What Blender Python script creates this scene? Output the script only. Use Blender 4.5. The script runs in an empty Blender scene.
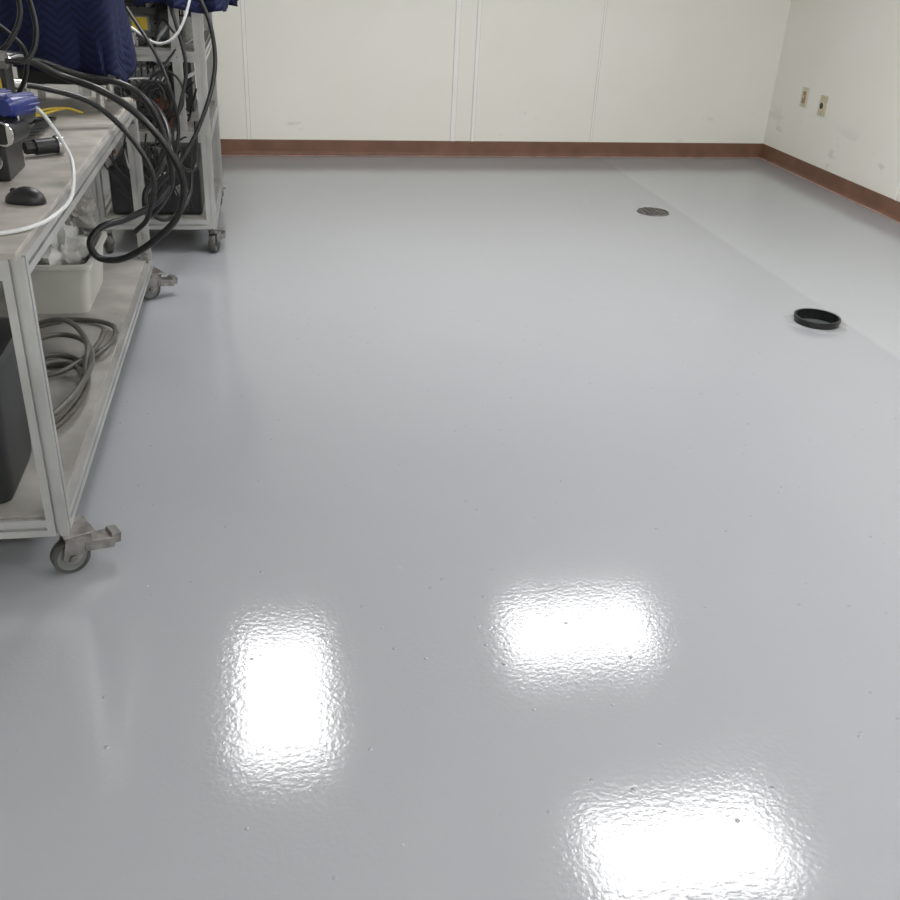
import bpy, bmesh, math, random
from mathutils import Matrix, Vector, noise
random.seed(7)
scene=bpy.context.scene
try:
    scene.view_settings.view_transform='Standard'
    scene.view_settings.look='None'
except Exception: pass

# ---------------------------------------------------------------- materials
def new_mat(name):
    m=bpy.data.materials.new(name); m.use_nodes=True
    nt=m.node_tree; b=nt.nodes['Principled BSDF']
    return m,nt,b
def mat(name,col,rough=0.5,metal=0.0,var=0.0,vscale=8.0,bump=0.0,bscale=60.0,coat=0.0,trans=0.0,col2=None,detail=4):
    m,nt,b=new_mat(name)
    b.inputs['Base Color'].default_value=(*col,1); b.inputs['Roughness'].default_value=rough
    b.inputs['Metallic'].default_value=metal; b.inputs['Coat Weight'].default_value=coat
    tc=nt.nodes.new('ShaderNodeTexCoord')
    if var>0 or col2:
        n=nt.nodes.new('ShaderNodeTexNoise'); n.inputs['Scale'].default_value=vscale; n.inputs['Detail'].default_value=detail
        nt.links.new(tc.outputs['Object'],n.inputs['Vector'])
        r=nt.nodes.new('ShaderNodeValToRGB')
        c2=col2 if col2 else tuple(c*(1-var) for c in col)
        r.color_ramp.elements[0].position=.35; r.color_ramp.elements[1].position=.65
        r.color_ramp.elements[0].color=(*c2,1); r.color_ramp.elements[1].color=(*col,1)
        nt.links.new(n.outputs['Fac'],r.inputs['Fac']); nt.links.new(r.outputs['Color'],b.inputs['Base Color'])
    if bump>0:
        n=nt.nodes.new('ShaderNodeTexNoise'); n.inputs['Scale'].default_value=bscale; n.inputs['Detail'].default_value=3
        nt.links.new(tc.outputs['Object'],n.inputs['Vector'])
        bp=nt.nodes.new('ShaderNodeBump'); bp.inputs['Strength'].default_value=bump; bp.inputs['Distance'].default_value=.01
        nt.links.new(n.outputs['Fac'],bp.inputs['Height']); nt.links.new(bp.outputs['Normal'],b.inputs['Normal'])
    if trans>0: b.inputs['Transmission Weight'].default_value=trans
    return m

M={}
M['alu']=mat('anodised_aluminium',(.60,.60,.59),.36,.7,var=.2,vscale=5,bump=.05,bscale=200)
M['steel']=mat('zinc_steel',(.34,.325,.31),.36,.8,var=.5,vscale=25)
M['chrome']=mat('polished_fitting',(.62,.62,.61),.22,1.0,var=.2)
M['rubber']=mat('black_rubber',(.010,.010,.011),.33,0,var=.3,vscale=30)
M['wheel']=mat('grey_caster_tyre',(.085,.083,.08),.5,0,var=.4,vscale=20)
M['blackpl']=mat('black_plastic',(.014,.014,.016),.38,0,var=.2)
M['darkgrey']=mat('dark_grey_plastic',(.022,.024,.024),.5,0,var=.25)
M['ttop']=mat('worn_table_laminate',(.47,.445,.40),.5,0,col2=(.33,.31,.28),vscale=9,bump=.05,bscale=90)
M['shelf']=mat('dusty_shelf_panel',(.34,.33,.305),.6,0,col2=(.235,.227,.21),vscale=6,bump=.05,bscale=90)
M['bluepl']=mat('blue_plastic',(.012,.026,.20),.35,0,var=.25)
M['white']=mat('white_cable_jacket',(.68,.69,.69),.4,0,var=.05)
M['whitebin']=mat('translucent_white_plastic',(.56,.56,.52),.4,0,var=.12,vscale=5)
M['bag']=mat('crumpled_white_film',(.66,.66,.64),.35,0,var=.2,vscale=14,bump=.5,bscale=30)
M['paper']=mat('grey_film',(.36,.35,.32),.5,0,var=.3,vscale=10,bump=.4,bscale=30)
M['hosegrey']=mat('olive_grey_hose',(.095,.092,.078),.42,0,var=.3,vscale=14)
M['brown']=mat('brown_terminal_box',(.20,.075,.040),.5,0,var=.3)
M['yellow']=mat('yellow_label',(.62,.46,.03),.45,0,var=.15)
M['motor']=mat('grey_motor_paint',(.20,.21,.21),.42,0,var=.3,vscale=12)
M['ivory']=mat('aged_ivory_plate',(.66,.60,.40),.45,0,var=.12,vscale=20)
M['almond']=mat('almond_device',(.70,.67,.54),.4,0,var=.08,vscale=20)
M['tan']=mat('tan_device',(.42,.27,.15),.45,0,var=.15)
M['ringblack']=mat('black_pipe',(.010,.011,.012),.3,0,var=.3,vscale=20)
M['pipein']=mat('pipe_interior',(.085,.105,.10),.3,0,var=.4,vscale=14)
M['patch']=mat('grout_patch',(.39,.40,.41),.25,0,var=.2,vscale=18,bump=.2,bscale=40)
M['ceil']=mat('ceiling_tile',(.66,.66,.65),.85,0,var=.06,vscale=60,bump=.2,bscale=120)
M['tframe']=mat('troffer_frame',(.75,.75,.75),.5,0,var=.03)
M['trim']=mat('wall_batten_vinyl',(.93,.93,.89),.4,0,var=.03,vscale=3)
M['caulk']=mat('aged_caulk_line',(.74,.71,.62),.5,0,var=.12,vscale=3)
M['pink']=mat('sealant_line',(.50,.33,.28),.4,0,var=.35,vscale=12)

m,nt,b=new_mat('fluorescent_diffuser')
b.inputs['Base Color'].default_value=(.8,.8,.8,1)
b.inputs['Emission Color'].default_value=(1.0,.99,.99,1); b.inputs['Emission Strength'].default_value=20.0
M['lamp']=m

# quilted blanket
m,nt,b=new_mat('navy_quilted_fabric')
b.inputs['Roughness'].default_value=.8; b.inputs['Specular IOR Level'].default_value=.25
tc=nt.nodes.new('ShaderNodeTexCoord'); sx=nt.nodes.new('ShaderNodeSeparateXYZ'); nt.links.new(tc.outputs['UV'],sx.inputs[0])
pp=nt.nodes.new('ShaderNodeMath'); pp.operation='PINGPONG'; pp.inputs[1].default_value=.05; nt.links.new(sx.outputs[0],pp.inputs[0])
ad=nt.nodes.new('ShaderNodeMath'); ad.operation='ADD'; nt.links.new(sx.outputs[1],ad.inputs[0]); nt.links.new(pp.outputs[0],ad.inputs[1])
p2=nt.nodes.new('ShaderNodeMath'); p2.operation='PINGPONG'; p2.inputs[1].default_value=.016; nt.links.new(ad.outputs[0],p2.inputs[0])
ml=nt.nodes.new('ShaderNodeMath'); ml.operation='MULTIPLY'; ml.inputs[1].default_value=62; nt.links.new(p2.outputs[0],ml.inputs[0])
pw=nt.nodes.new('ShaderNodeMath'); pw.operation='POWER'; pw.inputs[1].default_value=.4; nt.links.new(ml.outputs[0],pw.inputs[0])
bp=nt.nodes.new('ShaderNodeBump'); bp.inputs['Strength'].default_value=.45; bp.inputs['Distance'].default_value=.010
nt.links.new(pw.outputs[0],bp.inputs['Height']); nt.links.new(bp.outputs['Normal'],b.inputs['Normal'])
mx=nt.nodes.new('ShaderNodeMix'); mx.data_type='RGBA'; mx.inputs[6].default_value=(.004,.005,.020,1); mx.inputs[7].default_value=(.009,.014,.055,1)
nt.links.new(pw.outputs[0],mx.inputs[0]); nt.links.new(mx.outputs[2],b.inputs['Base Color'])
M['blanket']=m

# epoxy floor
m,nt,b=new_mat('grey_epoxy_floor')
tc=nt.nodes.new('ShaderNodeTexCoord')
n=nt.nodes.new('ShaderNodeTexNoise'); n.inputs['Scale'].default_value=.55; n.inputs['Detail'].default_value=3
nt.links.new(tc.outputs['Object'],n.inputs['Vector'])
r=nt.nodes.new('ShaderNodeValToRGB'); r.color_ramp.elements[0].position=.3; r.color_ramp.elements[1].position=.7
r.color_ramp.elements[0].color=(.358,.366,.388,1); r.color_ramp.elements[1].color=(.366,.382,.400,1)
nt.links.new(n.outputs['Fac'],r.inputs['Fac'])
sx=nt.nodes.new('ShaderNodeSeparateXYZ'); nt.links.new(tc.outputs['Object'],sx.inputs[0])
mr=nt.nodes.new('ShaderNodeMapRange'); mr.inputs[1].default_value=2.70; mr.inputs[2].default_value=2.73
nt.links.new(sx.outputs[0],mr.inputs[0])
mx=nt.nodes.new('ShaderNodeMix'); mx.data_type='RGBA'; mx.inputs[7].default_value=(.402,.420,.438,1)
nt.links.new(mr.outputs[0],mx.inputs[0]); nt.links.new(r.outputs['Color'],mx.inputs[6])
sp=nt.nodes.new('ShaderNodeTexVoronoi'); sp.inputs['Scale'].default_value=4.3; nt.links.new(tc.outputs['Object'],sp.inputs['Vector'])
sm=nt.nodes.new('ShaderNodeMapRange'); sm.inputs[1].default_value=.008; sm.inputs[2].default_value=.015; sm.inputs[3].default_value=1; sm.inputs[4].default_value=0
nt.links.new(sp.outputs['Distance'],sm.inputs[0])
mx2=nt.nodes.new('ShaderNodeMix'); mx2.data_type='RGBA'; mx2.inputs[7].default_value=(.56,.56,.56,1)
nt.links.new(sm.outputs[0],mx2.inputs[0]); nt.links.new(mx.outputs[2],mx2.inputs[6]); nt.links.new(mx2.outputs[2],b.inputs['Base Color'])
b.inputs['Roughness'].default_value=.105; b.inputs['IOR'].default_value=1.48
b.inputs['Coat Weight'].default_value=.15; b.inputs['Coat Roughness'].default_value=.05
n1=nt.nodes.new('ShaderNodeTexNoise'); n1.inputs['Scale'].default_value=85; n1.inputs['Detail'].default_value=2
n2=nt.nodes.new('ShaderNodeTexVoronoi'); n2.inputs['Scale'].default_value=13; n2.inputs['Randomness'].default_value=1
for q in (n1,n2): nt.links.new(tc.outputs['Object'],q.inputs['Vector'])
m2=nt.nodes.new('ShaderNodeMapRange'); m2.inputs[1].default_value=.01; m2.inputs[2].default_value=.075; m2.inputs[3].default_value=1; m2.inputs[4].default_value=0
nt.links.new(n2.outputs['Distance'],m2.inputs[0])
b1=nt.nodes.new('ShaderNodeBump'); b1.inputs['Strength'].default_value=.12; b1.inputs['Distance'].default_value=.003
nt.links.new(n1.outputs['Fac'],b1.inputs['Height'])
b2=nt.nodes.new('ShaderNodeBump'); b2.inputs['Strength'].default_value=.9; b2.inputs['Distance'].default_value=.0028
nt.links.new(m2.outputs[0],b2.inputs['Height']); nt.links.new(b1.outputs['Normal'],b2.inputs['Normal'])
nt.links.new(b2.outputs['Normal'],b.inputs['Normal']); nt.links.new(b2.outputs['Normal'],b.inputs['Coat Normal'])
M['floor']=m

def wallmat(name,base,lo,hi,amt):
    m,nt,b=new_mat(name)
    tc=nt.nodes.new('ShaderNodeTexCoord')
    n=nt.nodes.new('ShaderNodeTexNoise'); n.inputs['Scale'].default_value=1.3; n.inputs['Detail'].default_value=4
    nt.links.new(tc.outputs['Object'],n.inputs['Vector'])
    r=nt.nodes.new('ShaderNodeValToRGB'); r.color_ramp.elements[0].position=.3; r.color_ramp.elements[1].position=.7
    r.color_ramp.elements[0].color=(base[0]*.97,base[1]*.97,base[2]*.945,1); r.color_ramp.elements[1].color=(*base,1)
    nt.links.new(n.outputs['Fac'],r.inputs['Fac'])
    mp=nt.nodes.new('ShaderNodeMapping'); mp.inputs['Scale'].default_value=(1,1,2.2); nt.links.new(tc.outputs['Object'],mp.inputs['Vector'])
    s=nt.nodes.new('ShaderNodeTexNoise'); s.inputs['Scale'].default_value=3.2; s.inputs['Detail'].default_value=6; s.inputs['Roughness'].default_value=.6
    nt.links.new(mp.outputs['Vector'],s.inputs['Vector'])
    k=nt.nodes.new('ShaderNodeMapRange'); k.inputs[1].default_value=lo; k.inputs[2].default_value=hi
    nt.links.new(s.outputs['Fac'],k.inputs[0])
    sx=nt.nodes.new('ShaderNodeSeparateXYZ'); nt.links.new(tc.outputs['Object'],sx.inputs[0])
    h=nt.nodes.new('ShaderNodeMapRange'); h.inputs[1].default_value=.25; h.inputs[2].default_value=.50; h.inputs[3].default_value=amt; h.inputs[4].default_value=0
    nt.links.new(sx.outputs[2],h.inputs[0])
    mu=nt.nodes.new('ShaderNodeMath'); mu.operation='MULTIPLY'; nt.links.new(k.outputs[0],mu.inputs[0]); nt.links.new(h.outputs[0],mu.inputs[1])
    mx=nt.nodes.new('ShaderNodeMix'); mx.data_type='RGBA'; mx.inputs[7].default_value=(.54,.53,.48,1)
    nt.links.new(mu.outputs[0],mx.inputs[0]); nt.links.new(r.outputs['Color'],mx.inputs[6]); nt.links.new(mx.outputs[2],b.inputs['Base Color'])
    b.inputs['Roughness'].default_value=.5
    return m
M['wall']=wallmat('cream_wall_panel',(.895,.885,.825),.63,.68,.35)
M['wall_scuffed']=wallmat('scuffed_wall_panel',(.895,.88,.82),.56,.62,.45)
M['base']=mat('brown_vinyl_cove_base',(.215,.108,.068),.5,0,var=.22,vscale=6)

# ---------------------------------------------------------------- mesh helpers
def finish(bm,name,mats,parent=None,smooth=False,bevel=0.0,loc=None):
    me=bpy.data.meshes.new(name); bmesh.ops.recalc_face_normals(bm,faces=bm.faces); bm.to_mesh(me); bm.free()
    ob=bpy.data.objects.new(name,me); scene.collection.objects.link(ob)
    for k in (mats if isinstance(mats,(list,tuple)) else [mats]): me.materials.append(M[k])
    if smooth:
        for p in me.polygons: p.use_smooth=True
        try: me.set_sharp_from_angle(angle=math.radians(40))
        except Exception: pass
    if bevel>0:
        bv=ob.modifiers.new('bevel','BEVEL'); bv.width=bevel; bv.segments=2; bv.limit_method='ANGLE'
    if parent: ob.parent=parent
    if loc: ob.location=loc
    return ob
def empty(name,parent=None):
    e=bpy.data.objects.new(name,None); scene.collection.objects.link(e); e.empty_display_size=.1
    if parent: e.parent=parent
    return e
def box(bm,x0,x1,y0,y1,z0,z1,mi=0,rot=None,piv=None):
    vs=[bm.verts.new((x,y,z)) for x in (x0,x1) for y in (y0,y1) for z in (z0,z1)]
    if rot is not None:
        p=Vector(piv) if piv else Vector(((x0+x1)/2,(y0+y1)/2,(z0+z1)/2))
        for v in vs: v.co=rot@(v.co-p)+p
    for f in ((0,1,3,2),(4,6,7,5),(0,4,5,1),(2,3,7,6),(0,2,6,4),(1,5,7,3)):
        fc=bm.faces.new([vs[i] for i in f]); fc.material_index=mi
    return vs
def frame_of(d):
    d=d.normalized(); a=Vector((0,0,1)) if abs(d.z)<.95 else Vector((0,1,0))
    s=d.cross(a).normalized(); return s,s.cross(d).normalized()
def cyl(bm,p0,p1,r0,r1=None,seg=20,mi=0,cap=True):
    p0=Vector(p0);p1=Vector(p1); r1=r0 if r1 is None else r1
    s,u=frame_of(p1-p0); A=[];B=[]
    for i in range(seg):
        a=2*math.pi*i/seg; o=s*math.cos(a)+u*math.sin(a)
        A.append(bm.verts.new(p0+o*r0)); B.append(bm.verts.new(p1+o*r1))
    for i in range(seg):
        j=(i+1)%seg; f=bm.faces.new((A[i],A[j],B[j],B[i])); f.material_index=mi
    if cap:
        for L in (A[::-1],B):
            f=bm.faces.new(L); f.material_index=mi
def annulus(bm,c,ri,ro,z0,z1,seg=40,mi=0):
    R=[]
    for i in range(seg):
        a=2*math.pi*i/seg; cx,sy=math.cos(a),math.sin(a)
        R.append([bm.verts.new((c[0]+cx*r,c[1]+sy*r,z)) for r,z in ((ri,z0),(ro,z0),(ro,z1),(ri,z1))])
    for i in range(seg):
        j=(i+1)%seg
        for k in range(4):
            l=(k+1)%4; f=bm.faces.new((R[i][k],R[j][k],R[j][l],R[i][l])); f.material_index=mi
def catmull(pts,n=8):
    P=[Vector(p) for p in pts]; P=[P[0]*2-P[1]]+P+[P[-1]*2-P[-2]]; o=[]
    for i in range(1,len(P)-2):
        for k in range(n):
            t=k/n; a,b,c,d=P[i-1],P[i],P[i+1],P[i+2]
            o.append(.5*((2*b)+(c-a)*t+(2*a-5*b+4*c-d)*t*t+(3*b-a-3*c+d)*t**3))
    o.append(P[-2]); return o
def tube(bm,pts,r,seg=10,mi=0,n=8,smooth_path=True):
    P=catmull(pts,n) if smooth_path else [Vector(p) for p in pts]
    prev=None; rings=[]
    for i,p in enumerate(P):
        d=(P[min(i+1,len(P)-1)]-P[max(i-1,0)]).normalized()
        if prev is None: s,u=frame_of(d)
        else:
            s=(prev-d*prev.dot(d)).normalized(); u=s.cross(d).normalized()
        prev=s
        rings.append([bm.verts.new(p+(s*math.cos(2*math.pi*k/seg)+u*math.sin(2*math.pi*k/seg))*r) for k in range(seg)])
    for a,b in zip(rings,rings[1:]):
        for k in range(seg):
            l=(k+1)%seg; f=bm.faces.new((a[k],a[l],b[l],b[k])); f.material_index=mi
    for L in (rings[0][::-1],rings[-1]):
        f=bm.faces.new(L); f.material_index=mi
def slot_profile(w,h,g=.005,d=.009):
    def side(L):
        k=max(1,round(L/.05)); o=[]
        for i in range(k):
            c=L*(i+.5)/k; o+= [(c-g,0),(c-g,d*.35),(c-g*1.6,d*.35),(c-g*1.2,d),(c+g*1.2,d),(c+g*1.6,d*.35),(c+g,d*.35),(c+g,0)]
        return o
    pts=[(-w/2,-h/2)]+[(-w/2+a,-h/2+b) for a,b in side(w)]
    pts+=[(w/2,-h/2)]+[(w/2-b,-h/2+a) for a,b in side(h)]
    pts+=[(w/2,h/2)]+[(w/2-a,h/2-b) for a,b in side(w)]
    pts+=[(-w/2,h/2)]+[(-w/2+b,h/2-a) for a,b in side(h)]
    return pts
def extr(bm,p0,p1,w,h,mi=0):
    p0=Vector(p0);p1=Vector(p1); ax=max(range(3),key=lambda i:abs((p1-p0)[i])); fr=[i for i in range(3) if i!=ax]
    A=[];B=[]
    for a,b in slot_profile(w,h):
        o=Vector((0,0,0)); o[fr[0]]=a; o[fr[1]]=b
        A.append(bm.verts.new(p0+o)); B.append(bm.verts.new(p1+o))
    n=len(A)
    for i in range(n):
        j=(i+1)%n; f=bm.faces.new((A[i],A[j],B[j],B[i])); f.material_index=mi
    bm.faces.new(A[::-1]).material_index=mi; bm.faces.new(B).material_index=mi

def caster(name,parent,x,y,top,ang,brake=True,R=.050):
    e=empty(name); e.parent=parent; e.location=(x,y,0); e.rotation_euler=(0,0,ang)
    bm=bmesh.new()
    box(bm,-.045,.045,-.04,.04,top-.006,top)
    cyl(bm,(0,0,top-.022),(0,0,top-.006),.034,.030,seg=24)
    for sx in (-.025,.021):
        pr=[(-.032,top-.02),(.034,top-.02),(.036,top-.05),(-.005,R-.014),(-.034,R-.014),(-.046,R+.006)]
        a=[bm.verts.new((sx,py,pz)) for py,pz in pr]; b2=[bm.verts.new((sx+.004,py,pz)) for py,pz in pr]
        bm.faces.new(a); bm.faces.new(b2[::-1])
        for i in range(len(pr)):
            j=(i+1)%len(pr); bm.faces.new((a[i],b2[i],b2[j],a[j]))
    box(bm,-.025,.025,-.032,.034,top-.026,top-.020)
    cyl(bm,(-.032,-.020,R),(.032,-.020,R),.007,seg=12)
    for sx in (-.033,.029): cyl(bm,(sx,-.020,R),(sx+.004,-.020,R),.012,seg=6)
    for bx in (-.034,.034):
        for by in (-.029,.029): cyl(bm,(bx,by,top-.012),(bx,by,top-.006),.007,seg=6)
    finish(bm,'fork',['steel'],e,True,.0012)
    bm=bmesh.new()
    pr=[(-.017,R*.80),(-.017,R*.94),(-.012,R),(.012,R),(.017,R*.94),(.017,R*.80)]
    seg=36; rings=[]
    for i in range(seg):
        a=2*math.pi*i/seg; rings.append([bm.verts.new((px,-.020+math.cos(a)*pr_,R+math.sin(a)*pr_)) for px,pr_ in pr])
    for i in range(seg):
        j=(i+1)%seg
        for k in range(len(pr)-1): bm.faces.new((rings[i][k],rings[j][k],rings[j][k+1],rings[i][k+1]))
    cyl(bm,(-.013,-.020,R),(.013,-.020,R),R*.82,seg=36,mi=1)
    cyl(bm,(-.018,-.020,R),(.018,-.020,R),R*.35,seg=20,mi=1)
    finish(bm,'wheel',['wheel','motor'],e,True)
    if brake:
        bm=bmesh.new()
        rx=Matrix.Rotation(math.radians(-10),3,'X')
        pv=(0,.03,top-.05)
        box(bm,-.027,.027,.030,.095,top-.046,top-.041,rot=rx,piv=pv)
        box(bm,-.027,-.023,.015,.095,top-.070,top-.042,rot=rx,piv=pv)
        box(bm,.023,.027,.015,.095,top-.070,top-.042,rot=rx,piv=pv)
        box(bm,-.024,.024,.086,.112,top-.058,top-.030,rot=rx,piv=pv)
        cyl(bm,(-.029,.028,top-.058),(.029,.028,top-.058),.005,seg=10)
        finish(bm,'brake_pedal',['steel'],e,True,.001)
    return e

# ---------------------------------------------------------------- room shell
XL,XR,YB,HC=-2.4,4.20,-2.2,2.70
PX,PY=2.561,3.957
bm=bmesh.new()
S=.3
def quad(a,b,c,d): bm.faces.new([bm.verts.new((*p,0)) for p in (a,b,c,d)])
xs=[XL-.1,PX-S,PX+S,XR+.1]; ys=[YB-.1,PY-S,PY+S,8.2]
for i in range(3):
    for j in range(3):
        if i==1 and j==1: continue
        quad((xs[i],ys[j]),(xs[i+1],ys[j]),(xs[i+1],ys[j+1]),(xs[i],ys[j+1]))
N=48; inn=[];outr=[]
for k in range(N):
    a=2*math.pi*k/N; c,s=math.cos(a),math.sin(a); q=S/max(abs(c),abs(s))
    inn.append(bm.verts.new((PX+.104*c,PY+.104*s,0))); outr.append(bm.verts.new((PX+q*c,PY+q*s,0)))
for k in range(N):
    l=(k+1)%N; bm.faces.new((inn[k],outr[k],outr[l],inn[l]))
bmesh.ops.remove_doubles(bm,verts=bm.verts,dist=1e-5)
bm.normal_update()
for f in bm.faces:
    if f.normal.z<0: f.normal_flip()
me=bpy.data.meshes.new('floor'); bm.to_mesh(me); bm.free()
fl=bpy.data.objects.new('floor',me); me.materials.append(M['floor']); scene.collection.objects.link(fl)

bl=Vector((XL,7.62,0)); br=Vector((XR,7.90,0)); bang=math.atan2(br.y-bl.y,br.x-bl.x)
def back_y(x): return bl.y+(x-bl.x)*math.tan(bang)
bm=bmesh.new(); box(bm,-.05,(br-bl).length+.05,0,.1,0,HC)
w=finish(bm,'wall_back',['wall']); w.location=bl; w.rotation_euler=(0,0,bang)
bm=bmesh.new(); box(bm,XR,XR+.1,YB,7.95,0,HC); finish(bm,'wall_right',['wall_scuffed'])
bm=bmesh.new(); box(bm,XL-.1,XL,YB,7.8,0,HC); finish(bm,'wall_left',['wall'])
bm=bmesh.new(); box(bm,XL-.1,XR+.1,YB-.1,YB,0,HC); finish(bm,'wall_front',['wall'])
bm=bmesh.new(); box(bm,XL-.1,XR+.1,YB-.1,8.1,HC,HC+.1); finish(bm,'ceiling',['ceil'])
bm=bmesh.new()
x=XL
while x<XR:
    box(bm,x-.012,x+.012,YB,7.6,HC-.004,HC); x+=.61
y=YB
while y<7.6:
    box(bm,XL,XR,y-.012,y+.012,HC-.0045,HC-.0005); y+=1.22
finish(bm,'trim_ceiling_grid',['tframe'])

def cove(name,L,loc,ang):
    pr=[(0,.118),(-.004,.118),(-.005,.112),(-.005,.03),(-.008,.014),(-.016,.004),(-.024,.001),(-.024,0),(0,0)]
    bm=bmesh.new(); A=[bm.verts.new((0,a,b)) for a,b in pr]; B=[bm.verts.new((L,a,b)) for a,b in pr]
    for i in range(len(pr)):
        j=(i+1)%len(pr); bm.faces.new((A[i],A[j],B[j],B[i]))
    bm.faces.new(A[::-1]); bm.faces.new(B)
    k=int(L/.06); prev=None
    for i in range(k+1):
        xx=L*i/k; wd=.036+.018*noise.noise(Vector((xx*3,ang*5,0)))
        cur=[bm.verts.new((xx,-.018,.0055)),bm.verts.new((xx,-wd,.0012))]
        if prev:
            f=bm.faces.new((prev[0],prev[1],cur[1],cur[0])); f.material_index=1
        prev=cur
    o=finish(bm,name,['base','pink']); o.location=loc; o.rotation_euler=(0,0,ang); return o
cove('baseboard_back',(br-bl).length,bl,bang)
cove('baseboard_right',7.90-YB,(XR,7.90,0),-math.pi/2)
cove('baseboard_left',7.62-YB,(XL,YB,0),math.pi/2)

def batten(name,x,wd,th=.006,caulk=True):
    bm=bmesh.new(); box(bm,-wd/2,wd/2,-th,0,.118,HC)
    if caulk:
        box(bm,wd/2,wd/2+.005,-.0015,0,.118,HC,mi=1); box(bm,-wd/2-.005,-wd/2,-.0015,0,.118,HC,mi=1)
    o=finish(bm,name,['trim','caulk']); o.location=(x,back_y(x),0); o.rotation_euler=(0,0,bang)
batten('trim_1',-.147,.022); batten('trim_2',1.45,.034,.010); batten('trim_3',1.614,.024,.010); batten('trim_4',2.623,.012,.004)
batten('trim_5',-1.7,.022)
def rbatten(name,y):
    bm=bmesh.new(); box(bm,XR-.005,XR,y,y+.022,.118,HC); box(bm,XR-.0015,XR,y-.006,y,.118,HC,mi=1); finish(bm,name,['trim','caulk'])
rbatten('trim_6',5.90); rbatten('trim_7',3.5)

def plate(name,y,z,dev):
    e=empty(name)
    bm=bmesh.new(); box(bm,XR-.008,XR-.0005,y-.050,y+.050,z-.074,z+.074); finish(bm,'cover_plate',['ivory' if dev=='socket' else 'almond'],e,bevel=.003)
    bm=bmesh.new()
    if dev=='socket':
        cyl(bm,(XR-.015,y,z),(XR-.007,y,z),.030,seg=28,mi=0)
        cyl(bm,(XR-.0165,y,z),(XR-.014,y,z),.023,seg=28,mi=1)
        for a in range(3):
            t=a*2*math.pi/3; box(bm,XR-.018,XR-.0160,y+.011*math.cos(t)-.002,y+.011*math.cos(t)+.002,z+.011*math.sin(t)-.005,z+.011*math.sin(t)+.005,mi=2)
        finish(bm,'twist_socket',['almond','blackpl','steel'],e,True)
    else:
        box(bm,XR-.013,XR-.007,y-.022,y+.022,z-.045,z+.045,mi=0)
        box(bm,XR-.019,XR-.012,y-.007,y+.007,z-.004,z+.014,mi=1)
        finish(bm,'toggle_device',['tan','almond'],e,bevel=.001)
    bm=bmesh.new()
    for dz in (-.058,.058): cyl(bm,(XR-.010,y,z+dz),(XR-.007,y,z+dz),.004,seg=12)
    finish(bm,'plate_screws',['steel'],e)
plate('wall_switch',7.37,.573,'switch'); plate('power_outlet',7.08,.553,'socket')

# ---------------------------------------------------------------- floor drains
e=empty('open_floor_pipe')
bm=bmesh.new(); annulus(bm,(PX,PY),.098,.104,-.16,.036,seg=56,mi=0)
annulus(bm,(PX,PY),.0978,.109,.022,.037,seg=56,mi=0)
finish(bm,'pipe_collar',['ringblack'],e,True,.0012)
bm=bmesh.new(); cyl(bm,(PX,PY,-.17),(PX,PY,-.012),.0978,seg=40); finish(bm,'pipe_plug',['pipein'],e,True)
bm=bmesh.new(); Rn=56; c0=[];c1=[]
for k in range(Rn):
    a=2*math.pi*k/Rn; rr=.145+.03*noise.noise(Vector((math.cos(a)*1.9,math.sin(a)*1.9,3)))
    c0.append(bm.verts.new((PX+.1045*math.cos(a),PY+.1045*math.sin(a),.005))); c1.append(bm.verts.new((PX+rr*math.cos(a),PY+rr*math.sin(a),.0008)))
for k in range(Rn):
    l=(k+1)%Rn; bm.faces.new((c0[k],c1[k],c1[l],c0[l]))
finish(bm,'grout_patch',['patch'],e,True)

GX,GY=2.513,6.035
e=empty('floor_drain_grate')
bm=bmesh.new(); annulus(bm,(GX,GY),.100,.108,.0005,.006,mi=1)
cyl(bm,(GX,GY,.0006),(GX,GY,.0018),.1005,seg=40,mi=0)
for i in range(-2,3):
    o=i*.036; hl=math.sqrt(max(0,.099**2-o*o))
    box(bm,GX-hl,GX+hl,GY+o-.0035,GY+o+.0035,.0018,.005,mi=1)
    box(bm,GX+o-.0035,GX+o+.0035,GY-hl,GY+hl,.0018,.0048,mi=1)
finish(bm,'grate',['blackpl','steel'],e)

# ---------------------------------------------------------------- ceiling troffers
def troffer(cx,cy,wx,wy):
    e=empty('ceiling_light_panel')
    bm=bmesh.new(); t=.022
    box(bm,cx-wx/2,cx+wx/2,cy-wy/2,cy-wy/2+t,HC-.016,HC-.001); box(bm,cx-wx/2,cx+wx/2,cy+wy/2-t,cy+wy/2,HC-.016,HC-.001)
    box(bm,cx-wx/2,cx-wx/2+t,cy-wy/2+t,cy+wy/2-t,HC-.016,HC-.001); box(bm,cx+wx/2-t,cx+wx/2,cy-wy/2+t,cy+wy/2-t,HC-.016,HC-.001)
    finish(bm,'frame',['tframe'],e,bevel=.002)
    bm=bmesh.new(); box(bm,cx-wx/2+t,cx+wx/2-t,cy-wy/2+t,cy+wy/2-t,HC-.010,HC-.004); finish(bm,'diffuser',['lamp'],e)
troffer(-.05,4.63,.58,1.18); troffer(2.0,5.02,1.06,.60); troffer(2.05,3.18,1.1,.62)
troffer(2.4,.8,1.2,.60); troffer(-.6,-1.2,1.2,.6); troffer(2.6,-1.2,1.2,.6)  # extra panels out of view, added to help light the room

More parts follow.
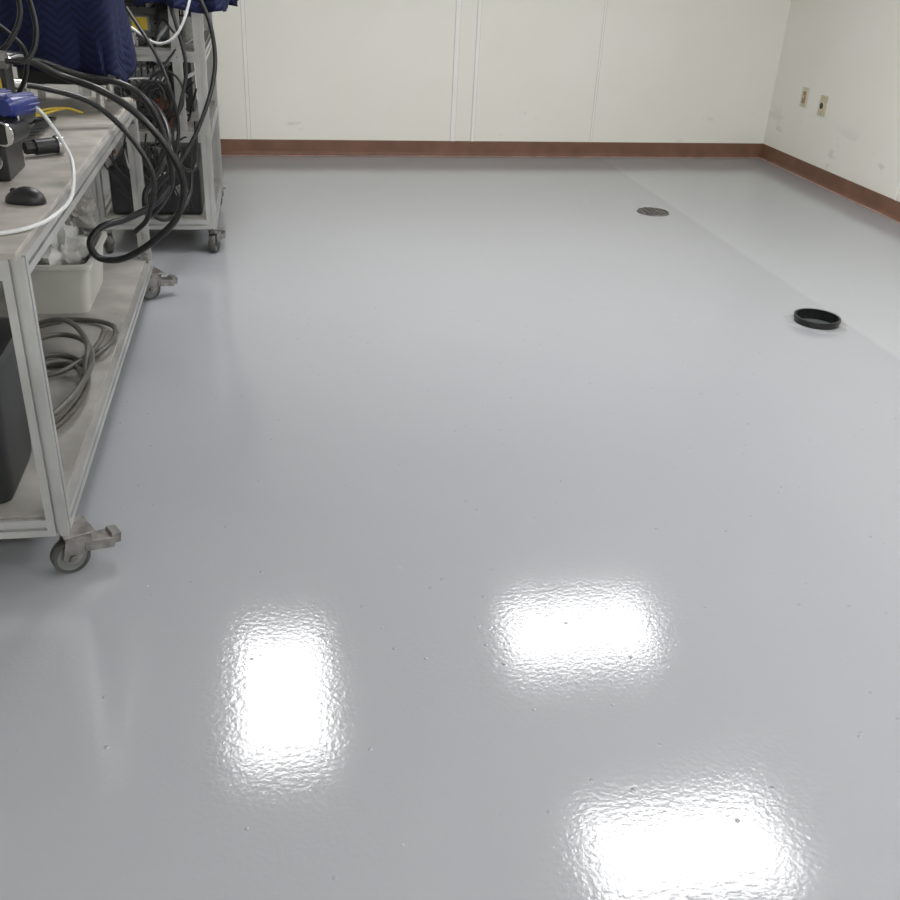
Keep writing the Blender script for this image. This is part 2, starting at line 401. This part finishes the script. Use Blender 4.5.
# ---------------------------------------------------------------- cart 1
cart=empty('equipment_cart')
x0,x1,y0,y1=-1.33,-.555,2.215,4.48; zb,zt=.130,.870; W=.05
h=W/2
bm=bmesh.new()
for xx in (x0+h,x1-h):
    for yy in (y0+h,y1-h): extr(bm,(xx,yy,zb),(xx,yy,zt),W,W)
finish(bm,'posts',['alu'],cart)
bm=bmesh.new()
for z in (zb+h,zt-h):
    for xx in (x0+h,x1-h): extr(bm,(xx,y0+W,z),(xx,y1-W,z),W,W)
    for yy in (y0+h,y1-h): extr(bm,(x0+W,yy,z),(x1-W,yy,z),W,W)
extr(bm,(x0+W,(y0+y1)/2,zb+h),(x1-W,(y0+y1)/2,zb+h),W,W)
finish(bm,'rails',['alu'],cart)
bm=bmesh.new(); box(bm,x0,x1-.012,y0-.002,y1+.002,zt,zt+.014); finish(bm,'table_top',['ttop'],cart,bevel=.002)
bm=bmesh.new(); box(bm,x0+W,x1-W*.4,y0+W*.3,y1-W*.3,zb+W+.0005,zb+W+.010); finish(bm,'bottom_shelf',['shelf'],cart,bevel=.001)
bm=bmesh.new()
for yy,s in ((y0+W,1),(y1-W,-1)):
    for z,sz in ((zb+W,1),(zt-W,-1)):
        vs=[(x1-h-.018,yy,z),(x1-h-.018,yy+s*.038,z),(x1-h-.018,yy,z+sz*.038)]
        ws=[(x1-h+.018,a[1],a[2]) for a in vs]
        A=[bm.verts.new(v) for v in vs];B=[bm.verts.new(v) for v in ws]
        bm.faces.new(A);bm.faces.new(B[::-1])
        for i in range(3): bm.faces.new((A[i],B[i],B[(i+1)%3],A[(i+1)%3]))
finish(bm,'corner_brackets',['steel'],cart,bevel=.001)
caster('caster',cart,x1+.006,y0+.040,zb,math.radians(-62))
caster('caster.001',cart,x1-.002,y1-.045,zb,math.radians(-60))
caster('caster.002',cart,x0+.045,y0+.045,zb,math.radians(30))
caster('caster.003',cart,x0+.045,y1-.045,zb,math.radians(10))
ZT=zt+.014; ZS=zb+W+.010

# ---------------------------------------------------------------- rack
rack=empty('equipment_rack')
a0,a1,b0,b1=-.90,-.290,5.14,6.15; rz0,rz1=.130,1.56
bm=bmesh.new()
for xx in (a0+h,a1-h):
    for yy in (b0+h,b1-h): extr(bm,(xx,yy,rz0),(xx,yy,rz1),W,W)
extr(bm,(a1-.135,b0+h,.62),(a1-.135,b0+h,rz1-W),W*.9,W*.9)
finish(bm,'posts',['alu'],rack)
bm=bmesh.new()
for z in (rz0+h,.60,.98,rz1-h):
    for xx in (a0+h,a1-h): extr(bm,(xx,b0+W,z),(xx,b1-W,z),W,W)
    for yy in (b0+h,b1-h): extr(bm,(a0+W,yy,z),(a1-W,yy,z),W,W)
finish(bm,'rails',['alu'],rack)
bm=bmesh.new()
for z in (rz0+W,.626,1.006): box(bm,a0+W,a1-.012,b0+.012,b1-.012,z,z+.008)
finish(bm,'shelves',['shelf'],rack)
caster('caster',rack,a1-.015,b0+.045,rz0,math.radians(-15)); caster('caster.001',rack,a1-.04,b1-.045,rz0,math.radians(-60),False)
caster('caster.002',rack,a0+.04,b0+.045,rz0,math.radians(20),False); caster('caster.003',rack,a0+.04,b1-.045,rz0,.3,False)

def motor(name,x,y,z,L=.20,R=.07,parent=None):
    e=empty(name,parent); bm=bmesh.new()
    cyl(bm,(x,y,z),(x+L,y,z),R,seg=32)
    for k in range(20):
        a=2*math.pi*k/20
        rm=Matrix.Rotation(a,3,'X')
        box(bm,x+.02,x+L-.02,y-.002,y+.002,z+R-.002,z+R+.010,rot=rm,piv=(x,y,z))
    cyl(bm,(x-.02,y,z),(x+.01,y,z),R*.8,R*1.08,seg=32)
    cyl(bm,(x+L-.01,y,z),(x+L+.02,y,z),R*1.08,R*1.05,seg=32)
    cyl(bm,(x+L+.02,y,z),(x+L+.05,y,z),R*.55,seg=24)
    box(bm,x+.05,x+.14,y-R-.035,y-R+.01,z-.02,z+.05)
    for dx in (.03,L-.05): box(bm,x+dx,x+dx+.03,y-R*.9,y+R*.9,z-R-.02,z-R+.03)
    finish(bm,'body',['motor'],e,True,.002)
    bm=bmesh.new(); box(bm,x+.06,x+.13,y-R-.037,y-R-.035,z-.012,z+.042); finish(bm,'label',['yellow'],e)
    return e
motor('electric_motor',-.68,5.26,1.014+.092,parent=rack)
motor('electric_motor.001',-.78,5.36,.634+.092,parent=rack)
e=empty('terminal_box',rack)
bm=bmesh.new(); box(bm,-.545,-.43,5.20,5.34,.6345,.76); box(bm,-.55,-.425,5.195,5.345,.76,.775); finish(bm,'case',['brown'],e,bevel=.004)
bm=bmesh.new()
for i in range(3): cyl(bm,(-.52+i*.035,5.185,.70),(-.52+i*.035,5.20,.70),.012,seg=16)
finish(bm,'cable_glands',['chrome'],e,True)
e=empty('hydraulic_reservoir',rack)
bm=bmesh.new(); box(bm,-.82,-.36,5.20,5.90,.1885,.44); finish(bm,'tank',['darkgrey'],e,bevel=.02)
bm=bmesh.new(); cyl(bm,(-.5,5.4,.44),(-.5,5.4,.48),.035,seg=24); cyl(bm,(-.7,5.35,.44),(-.7,5.35,.465),.02,seg=16); finish(bm,'filler_caps',['chrome'],e,True)
bm=bmesh.new(); cyl(bm,(-.46,5.186,.32),(-.46,5.201,.32),.035,seg=24); finish(bm,'sight_gauge',['chrome'],e,True)
e=empty('valve_manifold',rack)
bm=bmesh.new(); box(bm,-.46,-.34,5.42,5.62,1.0145,1.14)
for i in range(3): cyl(bm,(-.40,5.46+i*.06,1.14),(-.40,5.46+i*.06,1.20),.018,seg=16)
cyl(bm,(-.47,5.5,1.08),(-.53,5.5,1.08),.02,seg=6); finish(bm,'block',['chrome'],e,True,.002)
e=empty('power_supply',rack)
bm=bmesh.new(); box(bm,-.80,-.40,5.70,5.98,.6345,.92,mi=0); box(bm,-.80,-.38,5.72,6.02,1.0145,1.36,mi=0)
for i in range(7): box(bm,-.76+i*.05,-.74+i*.05,5.697,5.70,.70,.88,mi=1)
finish(bm,'enclosure',['darkgrey','blackpl'],e,bevel=.004)
e=empty('pneumatic_valve_bank',rack)
bm=bmesh.new()
for i in range(5):
    xx=-.66+i*.030
    box(bm,xx,xx+.024,5.19,5.27,.84,.93,mi=0); cyl(bm,(xx+.012,5.18,.86),(xx+.012,5.19,.86),.008,seg=12,mi=1); cyl(bm,(xx+.012,5.18,.91),(xx+.012,5.19,.91),.008,seg=12,mi=1)
box(bm,-.67,-.50,5.27,5.30,.634,.95,mi=0)
finish(bm,'valves',['motor','chrome'],e,bevel=.002)

bm=bmesh.new()
for k in range(44):
    ya=random.uniform(5.12,5.55); pts=[]
    x=random.uniform(-.85,-.62); z=random.choice([.8,.9,1.2,1.35,.75,.5,1.1])
    n=random.randint(4,6)
    for i in range(n):
        t=i/(n-1)
        pts.append((x+(random.uniform(-.5,-.36)-x)*t+random.uniform(-.06,.05),ya+random.uniform(-.05,.05),z+random.uniform(-.18,.14)-.12*math.sin(math.pi*t)))
    tube(bm,pts,random.choice([.004,.006,.009]),8,mi=random.choice([0,0,0,0,1,2]))
for k in range(6):
    cx=random.uniform(-.56,-.48); cz=random.uniform(.72,.84); r=random.uniform(.07,.12); yy=5.115-k*.011
    pts=[(cx+r*math.cos(a*math.pi/6)*.8,yy+.01*math.sin(a),cz+r*math.sin(a*math.pi/6)) for a in range(0,13)]
    tube(bm,pts,.0055,8,mi=0)
for k in range(7):
    xx=-.80+k*.05; tube(bm,[(xx,5.12,.62),(xx-.02,5.11,.48),(xx+.06,5.12,.36),(xx+.10,5.15,.22)],.005,8,mi=0)
finish(bm,'cable_bundle',['rubber','hosegrey','white'],rack,True)

# ---------------------------------------------------------------- blanket drapes
def drape(name,xa,xb,ya,yb,zlo,zhi,amp=.02,seed=0,rc=.05,parent=None):
    bm=bmesh.new(); uvl=bm.loops.layers.uv.new('UVMap')
    per=[]
    def corner(cx,cy,a0):
        return [(cx+rc*math.cos(a0+t*math.pi/12),cy+rc*math.sin(a0+t*math.pi/12)) for t in range(7)]
    def line(p,q,n): return [(p[0]+(q[0]-p[0])*i/n,p[1]+(q[1]-p[1])*i/n) for i in range(1,n)]
    c=[corner(xb-rc,ya+rc,-math.pi/2),corner(xb-rc,yb-rc,0),corner(xa+rc,yb-rc,math.pi/2),corner(xa+rc,ya+rc,math.pi)]
    for i in range(4):
        per+=c[i]; per+=line(c[i][-1],c[(i+1)%4][0],12)
    n=len(per); cx,cy=(xa+xb)/2,(ya+yb)/2
    cum=[0]
    for i in range(n): cum.append(cum[-1]+math.dist(per[i],per[(i+1)%n]))
    rows=[]; R=22
    levels=[(.25,0),(.6,0),(.85,-.002),(.95,-.010),(1,-.035)]
    vcoord=[]
    for s,dz in levels:
        rows.append([bm.verts.new((cx+(p[0]-cx)*s,cy+(p[1]-cy)*s,zhi+dz+.012*noise.noise(Vector((p[0]*4*s,p[1]*4*s,seed))))) for p in per]); vcoord.append(-(1-s)*.2)
    for j in range(1,R+1):
        t=j/R; row=[]
        for i,p in enumerate(per):
            d=Vector((p[0]-cx,p[1]-cy)).normalized(); L=cum[i]
            f=noise.noise(Vector((math.cos(L*5+seed)*1.2,math.sin(L*7)*1.2,t*1.2+seed)))
            g=.5+.5*math.sin(L*26+3*f)
            off=amp*t*(g*1.2+f)
            z=zhi-.035-(zhi-.035-zlo+.09*noise.noise(Vector((L*4,seed,0))))*t
            row.append(bm.verts.new((p[0]+d.x*off,p[1]+d.y*off,z)))
        rows.append(row); vcoord.append((zhi-zlo)*t)
    for r in range(len(rows)-1):
        for i in range(n):
            j=(i+1)%n; f=bm.faces.new((rows[r][i],rows[r][j],rows[r+1][j],rows[r+1][i]))
            for lp,(u,v) in zip(f.loops,((cum[i],vcoord[r]),(cum[i+1],vcoord[r]),(cum[i+1],vcoord[r+1]),(cum[i],vcoord[r+1]))): lp[uvl].uv=(u,v)
    bm.faces.new(rows[0])
    o=finish(bm,name,['blanket'],parent,True)
    sd=o.modifiers.new('thick','SOLIDIFY'); sd.thickness=.006; sd.offset=1
    return o
e=empty('moving_blanket')
bm=bmesh.new(); box(bm,-.93,-.60,4.08,4.40,ZT+.10,1.46)
finish(bm,'covered_instrument',['darkgrey'],e,bevel=.01)
bm=bmesh.new()
for xx in (-.91,-.64):
    for yy in (4.10,4.36): cyl(bm,(xx,yy,ZT+.0005),(xx,yy,ZT+.10),.016,seg=16)
finish(bm,'instrument_feet',['chrome'],e,True)
drape('quilted_cover',-.955,-.565,4.055,4.425,1.035,1.48,.035,1,parent=e)
drape('draped_blanket',-.56,-.205,5.10,6.22,1.195,1.62,.075,4,parent=rack)

# ---------------------------------------------------------------- hoses
e=empty('hydraulic_hose_bundle')
bm=bmesh.new()
tube(bm,[(-.86,3.62,1.115),(-.813,3.7,1.119),(-.722,3.8,1.055),(-.591,3.8,1.008),(-.478,3.8,.934),(-.382,3.8,.819),(-.328,3.8,.69),(-.357,3.8,.556),(-.453,3.8,.458),(-.573,3.8,.387),(-.666,3.8,.387),(-.696,3.80,.447),(-.653,3.84,.498),(-.558,3.90,.517),(-.46,3.95,.56),(-.40,4.0,.62)],.0135,12)
tube(bm,[(-.87,3.85,1.10),(-.805,3.95,1.08),(-.688,4.0,1.031),(-.529,4.0,1.0),(-.445,4.0,.929),(-.401,4.0,.799),(-.388,4.0,.645),(-.443,4.0,.544),(-.494,4.0,.504),(-.50,4.04,.584),(-.434,4.08,.68),(-.40,4.15,.79),(-.46,4.30,.88),(-.56,4.42,.90)],.012,12)
tube(bm,[(-.83,3.66,1.04),(-.76,3.72,1.02),(-.62,3.76,.97),(-.50,3.75,.86),(-.43,3.74,.72),(-.46,3.74,.57),(-.52,3.76,.50)],.010,12)
finish(bm,'rubber_hoses',['rubber'],e,True)
bm=bmesh.new()
for a,b2 in (((-.89,3.57,1.10),(-.85,3.64,1.115)),((-.91,3.78,1.12),(-.86,3.87,1.10)),((-.87,3.62,1.05),(-.82,3.67,1.038))):
    a=Vector(a);b2=Vector(b2); cyl(bm,a,b2,.019,seg=16); cyl(bm,a-(b2-a)*.3,a,.024,seg=6)
finish(bm,'hose_fittings',['chrome'],e,True)
bm=bmesh.new()
tube(bm,[(-.306,4.98,1.30),(-.245,4.95,1.14),(-.235,4.9,.96),(-.29,4.8,.78),(-.39,4.7,.60),(-.53,4.65,.45),(-.56,4.65,.35),(-.49,4.7,.30),(-.40,4.9,.36),(-.38,5.0,.55)],.010,12)
tube(bm,[(-.46,5.06,1.32),(-.40,5.0,1.12),(-.37,4.95,.95),(-.41,4.9,.78),(-.45,4.85,.66),(-.42,4.85,.52),(-.36,4.95,.50),(-.35,5.02,.7)],.009,12)
tube(bm,[(-.62,5.0,1.2),(-.50,4.9,1.02),(-.44,4.85,.86),(-.42,4.85,.68),(-.48,4.8,.5),(-.6,4.78,.42)],.009,12)
finish(bm,'rack_hoses',['rubber'],rack,True)
bm=bmesh.new(); tube(bm,[(-.60,4.95,1.12),(-.50,4.93,1.06),(-.42,4.9,1.08),(-.36,4.9,1.16),(-.31,4.93,1.30)],.006,10)
finish(bm,'white_tube',['white'],rack,True)

# ---------------------------------------------------------------- items on the table
e=empty('hydraulic_test_unit')
bm=bmesh.new(); box(bm,-1.22,-.90,3.25,3.55,ZT+.001,ZT+.16); box(bm,-1.15,-.95,3.35,3.54,ZT+.16,ZT+.30); finish(bm,'base_block',['motor'],e,bevel=.006)
bm=bmesh.new()
for i,(xx,yy) in enumerate(((-1.0,3.38),(-.905,3.30),(-.885,3.42),(-.93,3.48))):
    cyl(bm,(xx,yy,ZT+.10),(xx,yy,1.62-.03*i),.014,seg=16)
    for zz in (1.10,1.22,1.38): cyl(bm,(xx,yy,zz+.02*i),(xx,yy,zz+.03+.02*i),.026,seg=6)
cyl(bm,(-1.0,3.38,1.32),(-.84,3.34,1.32),.012,seg=12)
cyl(bm,(-.92,3.30,1.24),(-.82,3.28,1.24),.016,seg=12); cyl(bm,(-.83,3.28,1.24),(-.80,3.275,1.24),.03,seg=6)
cyl(bm,(-.90,3.30,1.16),(-.80,3.30,1.16),.020,seg=16); cyl(bm,(-.80,3.30,1.16),(-.775,3.30,1.16),.028,seg=6)
finish(bm,'pipework',['chrome'],e,True)
bm=bmesh.new(); cyl(bm,(-.84,3.33,1.38),(-.84,3.29,1.38),.045,seg=28); cyl(bm,(-.84,3.31,1.20),(-.84,3.31,1.34),.01,seg=12)
box(bm,-.87,-.80,3.36,3.46,1.02,1.14)
finish(bm,'gauge_body',['blackpl'],e,True)
bm=bmesh.new(); cyl(bm,(-.84,3.289,1.38),(-.84,3.287,1.38),.038,seg=28); finish(bm,'gauge_dial',['white'],e)
bm=bmesh.new()
tube(bm,[(-.88,3.30,1.20),(-.80,3.25,1.28),(-.76,3.3,1.40),(-.80,3.4,1.52)],.010,10); tube(bm,[(-.86,3.4,1.15),(-.78,3.38,1.20),(-.74,3.42,1.30),(-.79,3.47,1.45)],.008,10)
tube(bm,[(-.9,3.44,1.3),(-.8,3.48,1.22),(-.76,3.50,1.15),(-.8,3.52,1.04),(-.89,3.53,.98)],.008,10)
tube(bm,[(-.80,3.30,1.16),(-.72,3.32,1.16),(-.69,3.36,1.24),(-.72,3.42,1.36),(-.78,3.46,1.45)],.008,10)
finish(bm,'small_hoses',['rubber'],e,True)
bm=bmesh.new(); box(bm,-.8995,-.8985,3.30,3.36,ZT+.06,ZT+.12); box(bm,-.865,-.815,3.3585,3.3598,1.05,1.10); box(bm,-.90,-.86,3.335,3.338,1.44,1.49); finish(bm,'warning_labels',['yellow'],e)

cb=e=empty('control_box')
bm=bmesh.new(); box(bm,-.98,-.722,2.90,3.10,ZT+.0005,ZT+.115); finish(bm,'case',['blackpl'],e,bevel=.006)
bm=bmesh.new()
for xx,zz in ((-.755,ZT+.058),(-.835,ZT+.058)):
    cyl(bm,(xx,2.885,zz),(xx,2.90,zz),.024,seg=24,mi=0); cyl(bm,(xx,2.862,zz),(xx,2.886,zz),.017,seg=24,mi=1)
finish(bm,'round_connectors',['chrome','blackpl'],e,True)
bm=bmesh.new()
for xx,yy,zz in ((-.715,2.88,ZT+.135),(-.80,2.90,ZT+.150),(-.712,2.96,ZT+.165)):
    cyl(bm,(xx,yy,zz),(xx+.02,yy+.10,zz),.031,seg=24); cyl(bm,(xx-.003,yy-.006,zz),(xx,yy,zz),.033,seg=24,mi=1)
    cyl(bm,(xx-.004,yy-.009,zz),(xx-.003,yy-.005,zz),.028,seg=24,mi=0)
    cyl(bm,(xx-.01,yy+.05,ZT+.11),(xx-.01,yy+.05,zz),.012,seg=12)
finish(bm,'black_plugs',['blackpl','chrome'],e,True)
bm=bmesh.new()
for xx,zz in ((-.706,ZT+.198),(-.765,ZT+.205)):
    cyl(bm,(xx,2.93,zz),(xx+.04,3.02,zz),.028,seg=12); cyl(bm,(xx-.007,2.912,zz),(xx,2.93,zz),.022,.028,seg=24)
    for k in range(12):
        a=2*math.pi*k/12
        cyl(bm,(xx+.027*math.cos(a),2.935,zz+.027*math.sin(a)),(xx+.04+.027*math.cos(a),3.015,zz+.027*math.sin(a)),.004,seg=6)
finish(bm,'blue_cable_connectors',['bluepl'],e,True)
bm=bmesh.new()
tube(bm,[(-.67,3.02,1.082),(-.640,3.0,1.065),(-.612,2.99,1.030),(-.585,2.98,.985),(-.56,2.95,.935),(-.540,2.83,.903),(-.522,2.66,.896),(-.53,2.52,.895),(-.56,2.42,.892),(-.62,2.36,.890),(-.72,2.33,.890),(-.85,2.33,.890)],.0055,10)
finish(bm,'white_cable',['white'],cb,True)

bm=bmesh.new(); bmesh.ops.create_uvsphere(bm,u_segments=32,v_segments=20,radius=1)
for v in bm.verts:
    x,y,z=v.co; sx=.033*(1-.12*y)*(1-.10*math.cos(y*3.0)); hz=.038*(1-.25*max(0,y))
    v.co=Vector((x*sx,y*.053,max(z,-.12)*hz+.0048))
    if z>0 and y>.2: v.co.z-=.004*math.exp(-(x/.06)**2)
o=finish(bm,'computer_mouse',['blackpl'],None,True); o.location=(-.635,2.665,ZT+.0006); o.rotation_euler=(0,0,math.radians(78))
wh=bmesh.new(); cyl(wh,(-.004,.028,.030),(.004,.028,.030),.008,seg=20); w_=finish(wh,'scroll_wheel',['darkgrey'],o,True)

e=empty('hose_coupling')
bm=bmesh.new(); cyl(bm,(-.72,3.24,ZT+.03),(-.665,3.28,ZT+.03),.024,seg=24); cyl(bm,(-.745,3.222,ZT+.03),(-.72,3.24,ZT+.03),.020,seg=6); finish(bm,'body',['blackpl'],e,True)
bm=bmesh.new(); cyl(bm,(-.665,3.28,ZT+.03),(-.648,3.292,ZT+.03),.029,seg=24); finish(bm,'collar',['chrome'],e,True)
bm=bmesh.new()
for k in range(2):
    tube(bm,[(-.88,3.84+k*.03,ZT+.008),(-.82,3.9+k*.03,ZT+.02+.01*k),(-.75,3.98,ZT+.03),(-.70,4.02,ZT+.008)],.005,8)
finish(bm,'yellow_hose',['yellow'],None,True)
bm=bmesh.new()
for k in range(6):
    tube(bm,[(-.87,3.16+k*.03,ZT+.014),(-.83,3.2+k*.07,ZT+.012),(-.79,3.35+k*.06,ZT+.03),(-.77,3.5+k*.07,ZT+.014),(-.86,3.72+k*.015,ZT+.02)],.006,8)
finish(bm,'black_wires',['rubber'],None,True)

# ---------------------------------------------------------------- lower shelf items
e=empty('plastic_storage_bin')
bm=bmesh.new()
def ring(xa,xb,ya,yb,z,rc=.03):
    o=[]
    for cx,cy,a0 in ((xb-rc,ya+rc,-90),(xb-rc,yb-rc,0),(xa+rc,yb-rc,90),(xa+rc,ya+rc,180)):
        for t in range(5):
            a=math.radians(a0+t*22.5); o.append(bm.verts.new((cx+rc*math.cos(a),cy+rc*math.sin(a),z)))
    return o
X0,X1,Y0,Y1=-.98,-.70,3.70,4.16; z0=ZS+.0005; Hh=.20
L=[ring(X0+.02,X1-.02,Y0+.02,Y1-.02,z0),ring(X0,X1,Y0,Y1,z0+Hh),ring(X0-.014,X1+.014,Y0-.014,Y1+.014,z0+Hh+.001),ring(X0-.014,X1+.014,Y0-.014,Y1+.014,z0+Hh-.016)]
Li=[ring(X0+.003,X1-.003,Y0+.003,Y1-.003,z0+Hh+.0012),ring(X0+.023,X1-.023,Y0+.023,Y1-.023,z0+.004)]
bm.faces.new(L[0])
def br_(a,b):
    n=len(a)
    for i in range(n): bm.faces.new((a[i],a[(i+1)%n],b[(i+1)%n],b[i]))
br_(L[0],L[1]); br_(L[1],L[3]); br_(L[3],L[2]); br_(L[2],Li[0]); br_(Li[0],Li[1]); bm.faces.new(Li[1][::-1])
finish(bm,'tub',['whitebin'],e,True)
def crumple(name,c,s,matn,seed,amp=.35,parent=None):
    bm=bmesh.new(); bmesh.ops.create_icosphere(bm,subdivisions=4,radius=1)
    for v in bm.verts:
        n=v.co.copy(); d=1
        for f,a in ((1.6,amp),(3.4,amp*.5),(7,amp*.22)): d+=a*(abs(noise.noise(n*f+Vector((seed,seed*2,0))))*2-.5)
        v.co=Vector((n.x*s[0]*d,n.y*s[1]*d,n.z*s[2]*d))
    o=finish(bm,name,[matn],parent,True); o.location=c; return o
crumple('plastic_bag_bulk',(-.84,3.94,z0+.19),(.10,.16,.13),'bag',3,parent=e)
crumple('grey_film_wrap',(-.81,4.04,z0+.32),(.10,.12,.09),'paper',8,parent=e)

bm=bmesh.new()
def loop(cx,cy,rx,ry,z,r=.0095,tilt=0,ph=0,turn=1.0,wob=.012):
    pts=[]; n=int(16*turn)
    for i in range(n+1):
        a=ph+2*math.pi*i/16
        u=rx*math.cos(a); v=ry*math.sin(a)
        pts.append((cx+u*math.cos(tilt)-v*math.sin(tilt),cy+u*math.sin(tilt)+v*math.cos(tilt),z+wob*(1+math.sin(2*a+cx*40))))
    tube(bm,pts,r,10)
loop(-.735,3.40,.160,.22,ZS+.012,tilt=.10,turn=1.05)
loop(-.760,3.30,.150,.26,ZS+.034,tilt=-.12,ph=2,turn=.8)
loop(-.725,2.95,.115,.31,ZS+.012,tilt=.05,turn=1.1)
loop(-.715,2.86,.095,.27,ZS+.036,tilt=-.05,ph=1,turn=1)
loop(-.730,2.98,.130,.36,ZS+.058,tilt=.02,ph=4,turn=.9)
tube(bm,[(-.62,3.0,ZS+.05),(-.64,3.2,ZS+.09),(-.74,3.38,ZS+.10),(-.88,3.42,ZS+.06),(-1.0,3.35,ZS+.015)],.0095,10)
finish(bm,'coiled_hose',['hosegrey'],None,True)

e=empty('dark_storage_tote')
bm=bmesh.new()
def rr(xa,xb,ya,yb,z,rc): return ring(xa,xb,ya,yb,z,rc)
A=[rr(-1.14,-.705,2.29,2.56,ZS+.0005,.03),rr(-1.15,-.695,2.285,2.57,ZS+.03,.04),rr(-1.17,-.682,2.275,2.59,ZS+.38,.04)]
bm.faces.new(A[0]); br_(A[0],A[1]); br_(A[1],A[2])
B=[rr(-1.165,-.687,2.28,2.585,ZS+.38,.038)]; br_(A[2],B[0]); bm.faces.new(B[0][::-1])
finish(bm,'body',['darkgrey'],e,True)
bm=bmesh.new()
A=[rr(-1.18,-.672,2.268,2.60,ZS+.375,.045),rr(-1.18,-.672,2.268,2.60,ZS+.40,.045),rr(-1.165,-.69,2.285,2.585,ZS+.41,.04)]
bm.faces.new(A[0]); br_(A[0],A[1]); br_(A[1],A[2]); bm.faces.new(A[2][::-1])
finish(bm,'lid',['blackpl'],e,True)

# ---------------------------------------------------------------- camera
cam=bpy.data.cameras.new('camera'); co=bpy.data.objects.new('camera',cam); scene.collection.objects.link(co)
cam.sensor_width=36; cam.sensor_fit='HORIZONTAL'; cam.lens=953/900*36; cam.clip_start=.05
Xc=Vector((0.9839,-0.1722,0.0476)); Dn=Vector((-0.0403,-0.4732,-0.8799)); Fw=Vector((0.1740,0.8640,-0.4727))
R=Matrix((Xc,-Dn,-Fw)).transposed()
co.matrix_world=Matrix.Translation((0,0,1.55))@R.to_4x4()
scene.camera=co
wd=bpy.data.worlds.new('world'); scene.world=wd; wd.use_nodes=True
wd.node_tree.nodes['Background'].inputs[0].default_value=(.9,.95,1,1); wd.node_tree.nodes['Background'].inputs[1].default_value=.2
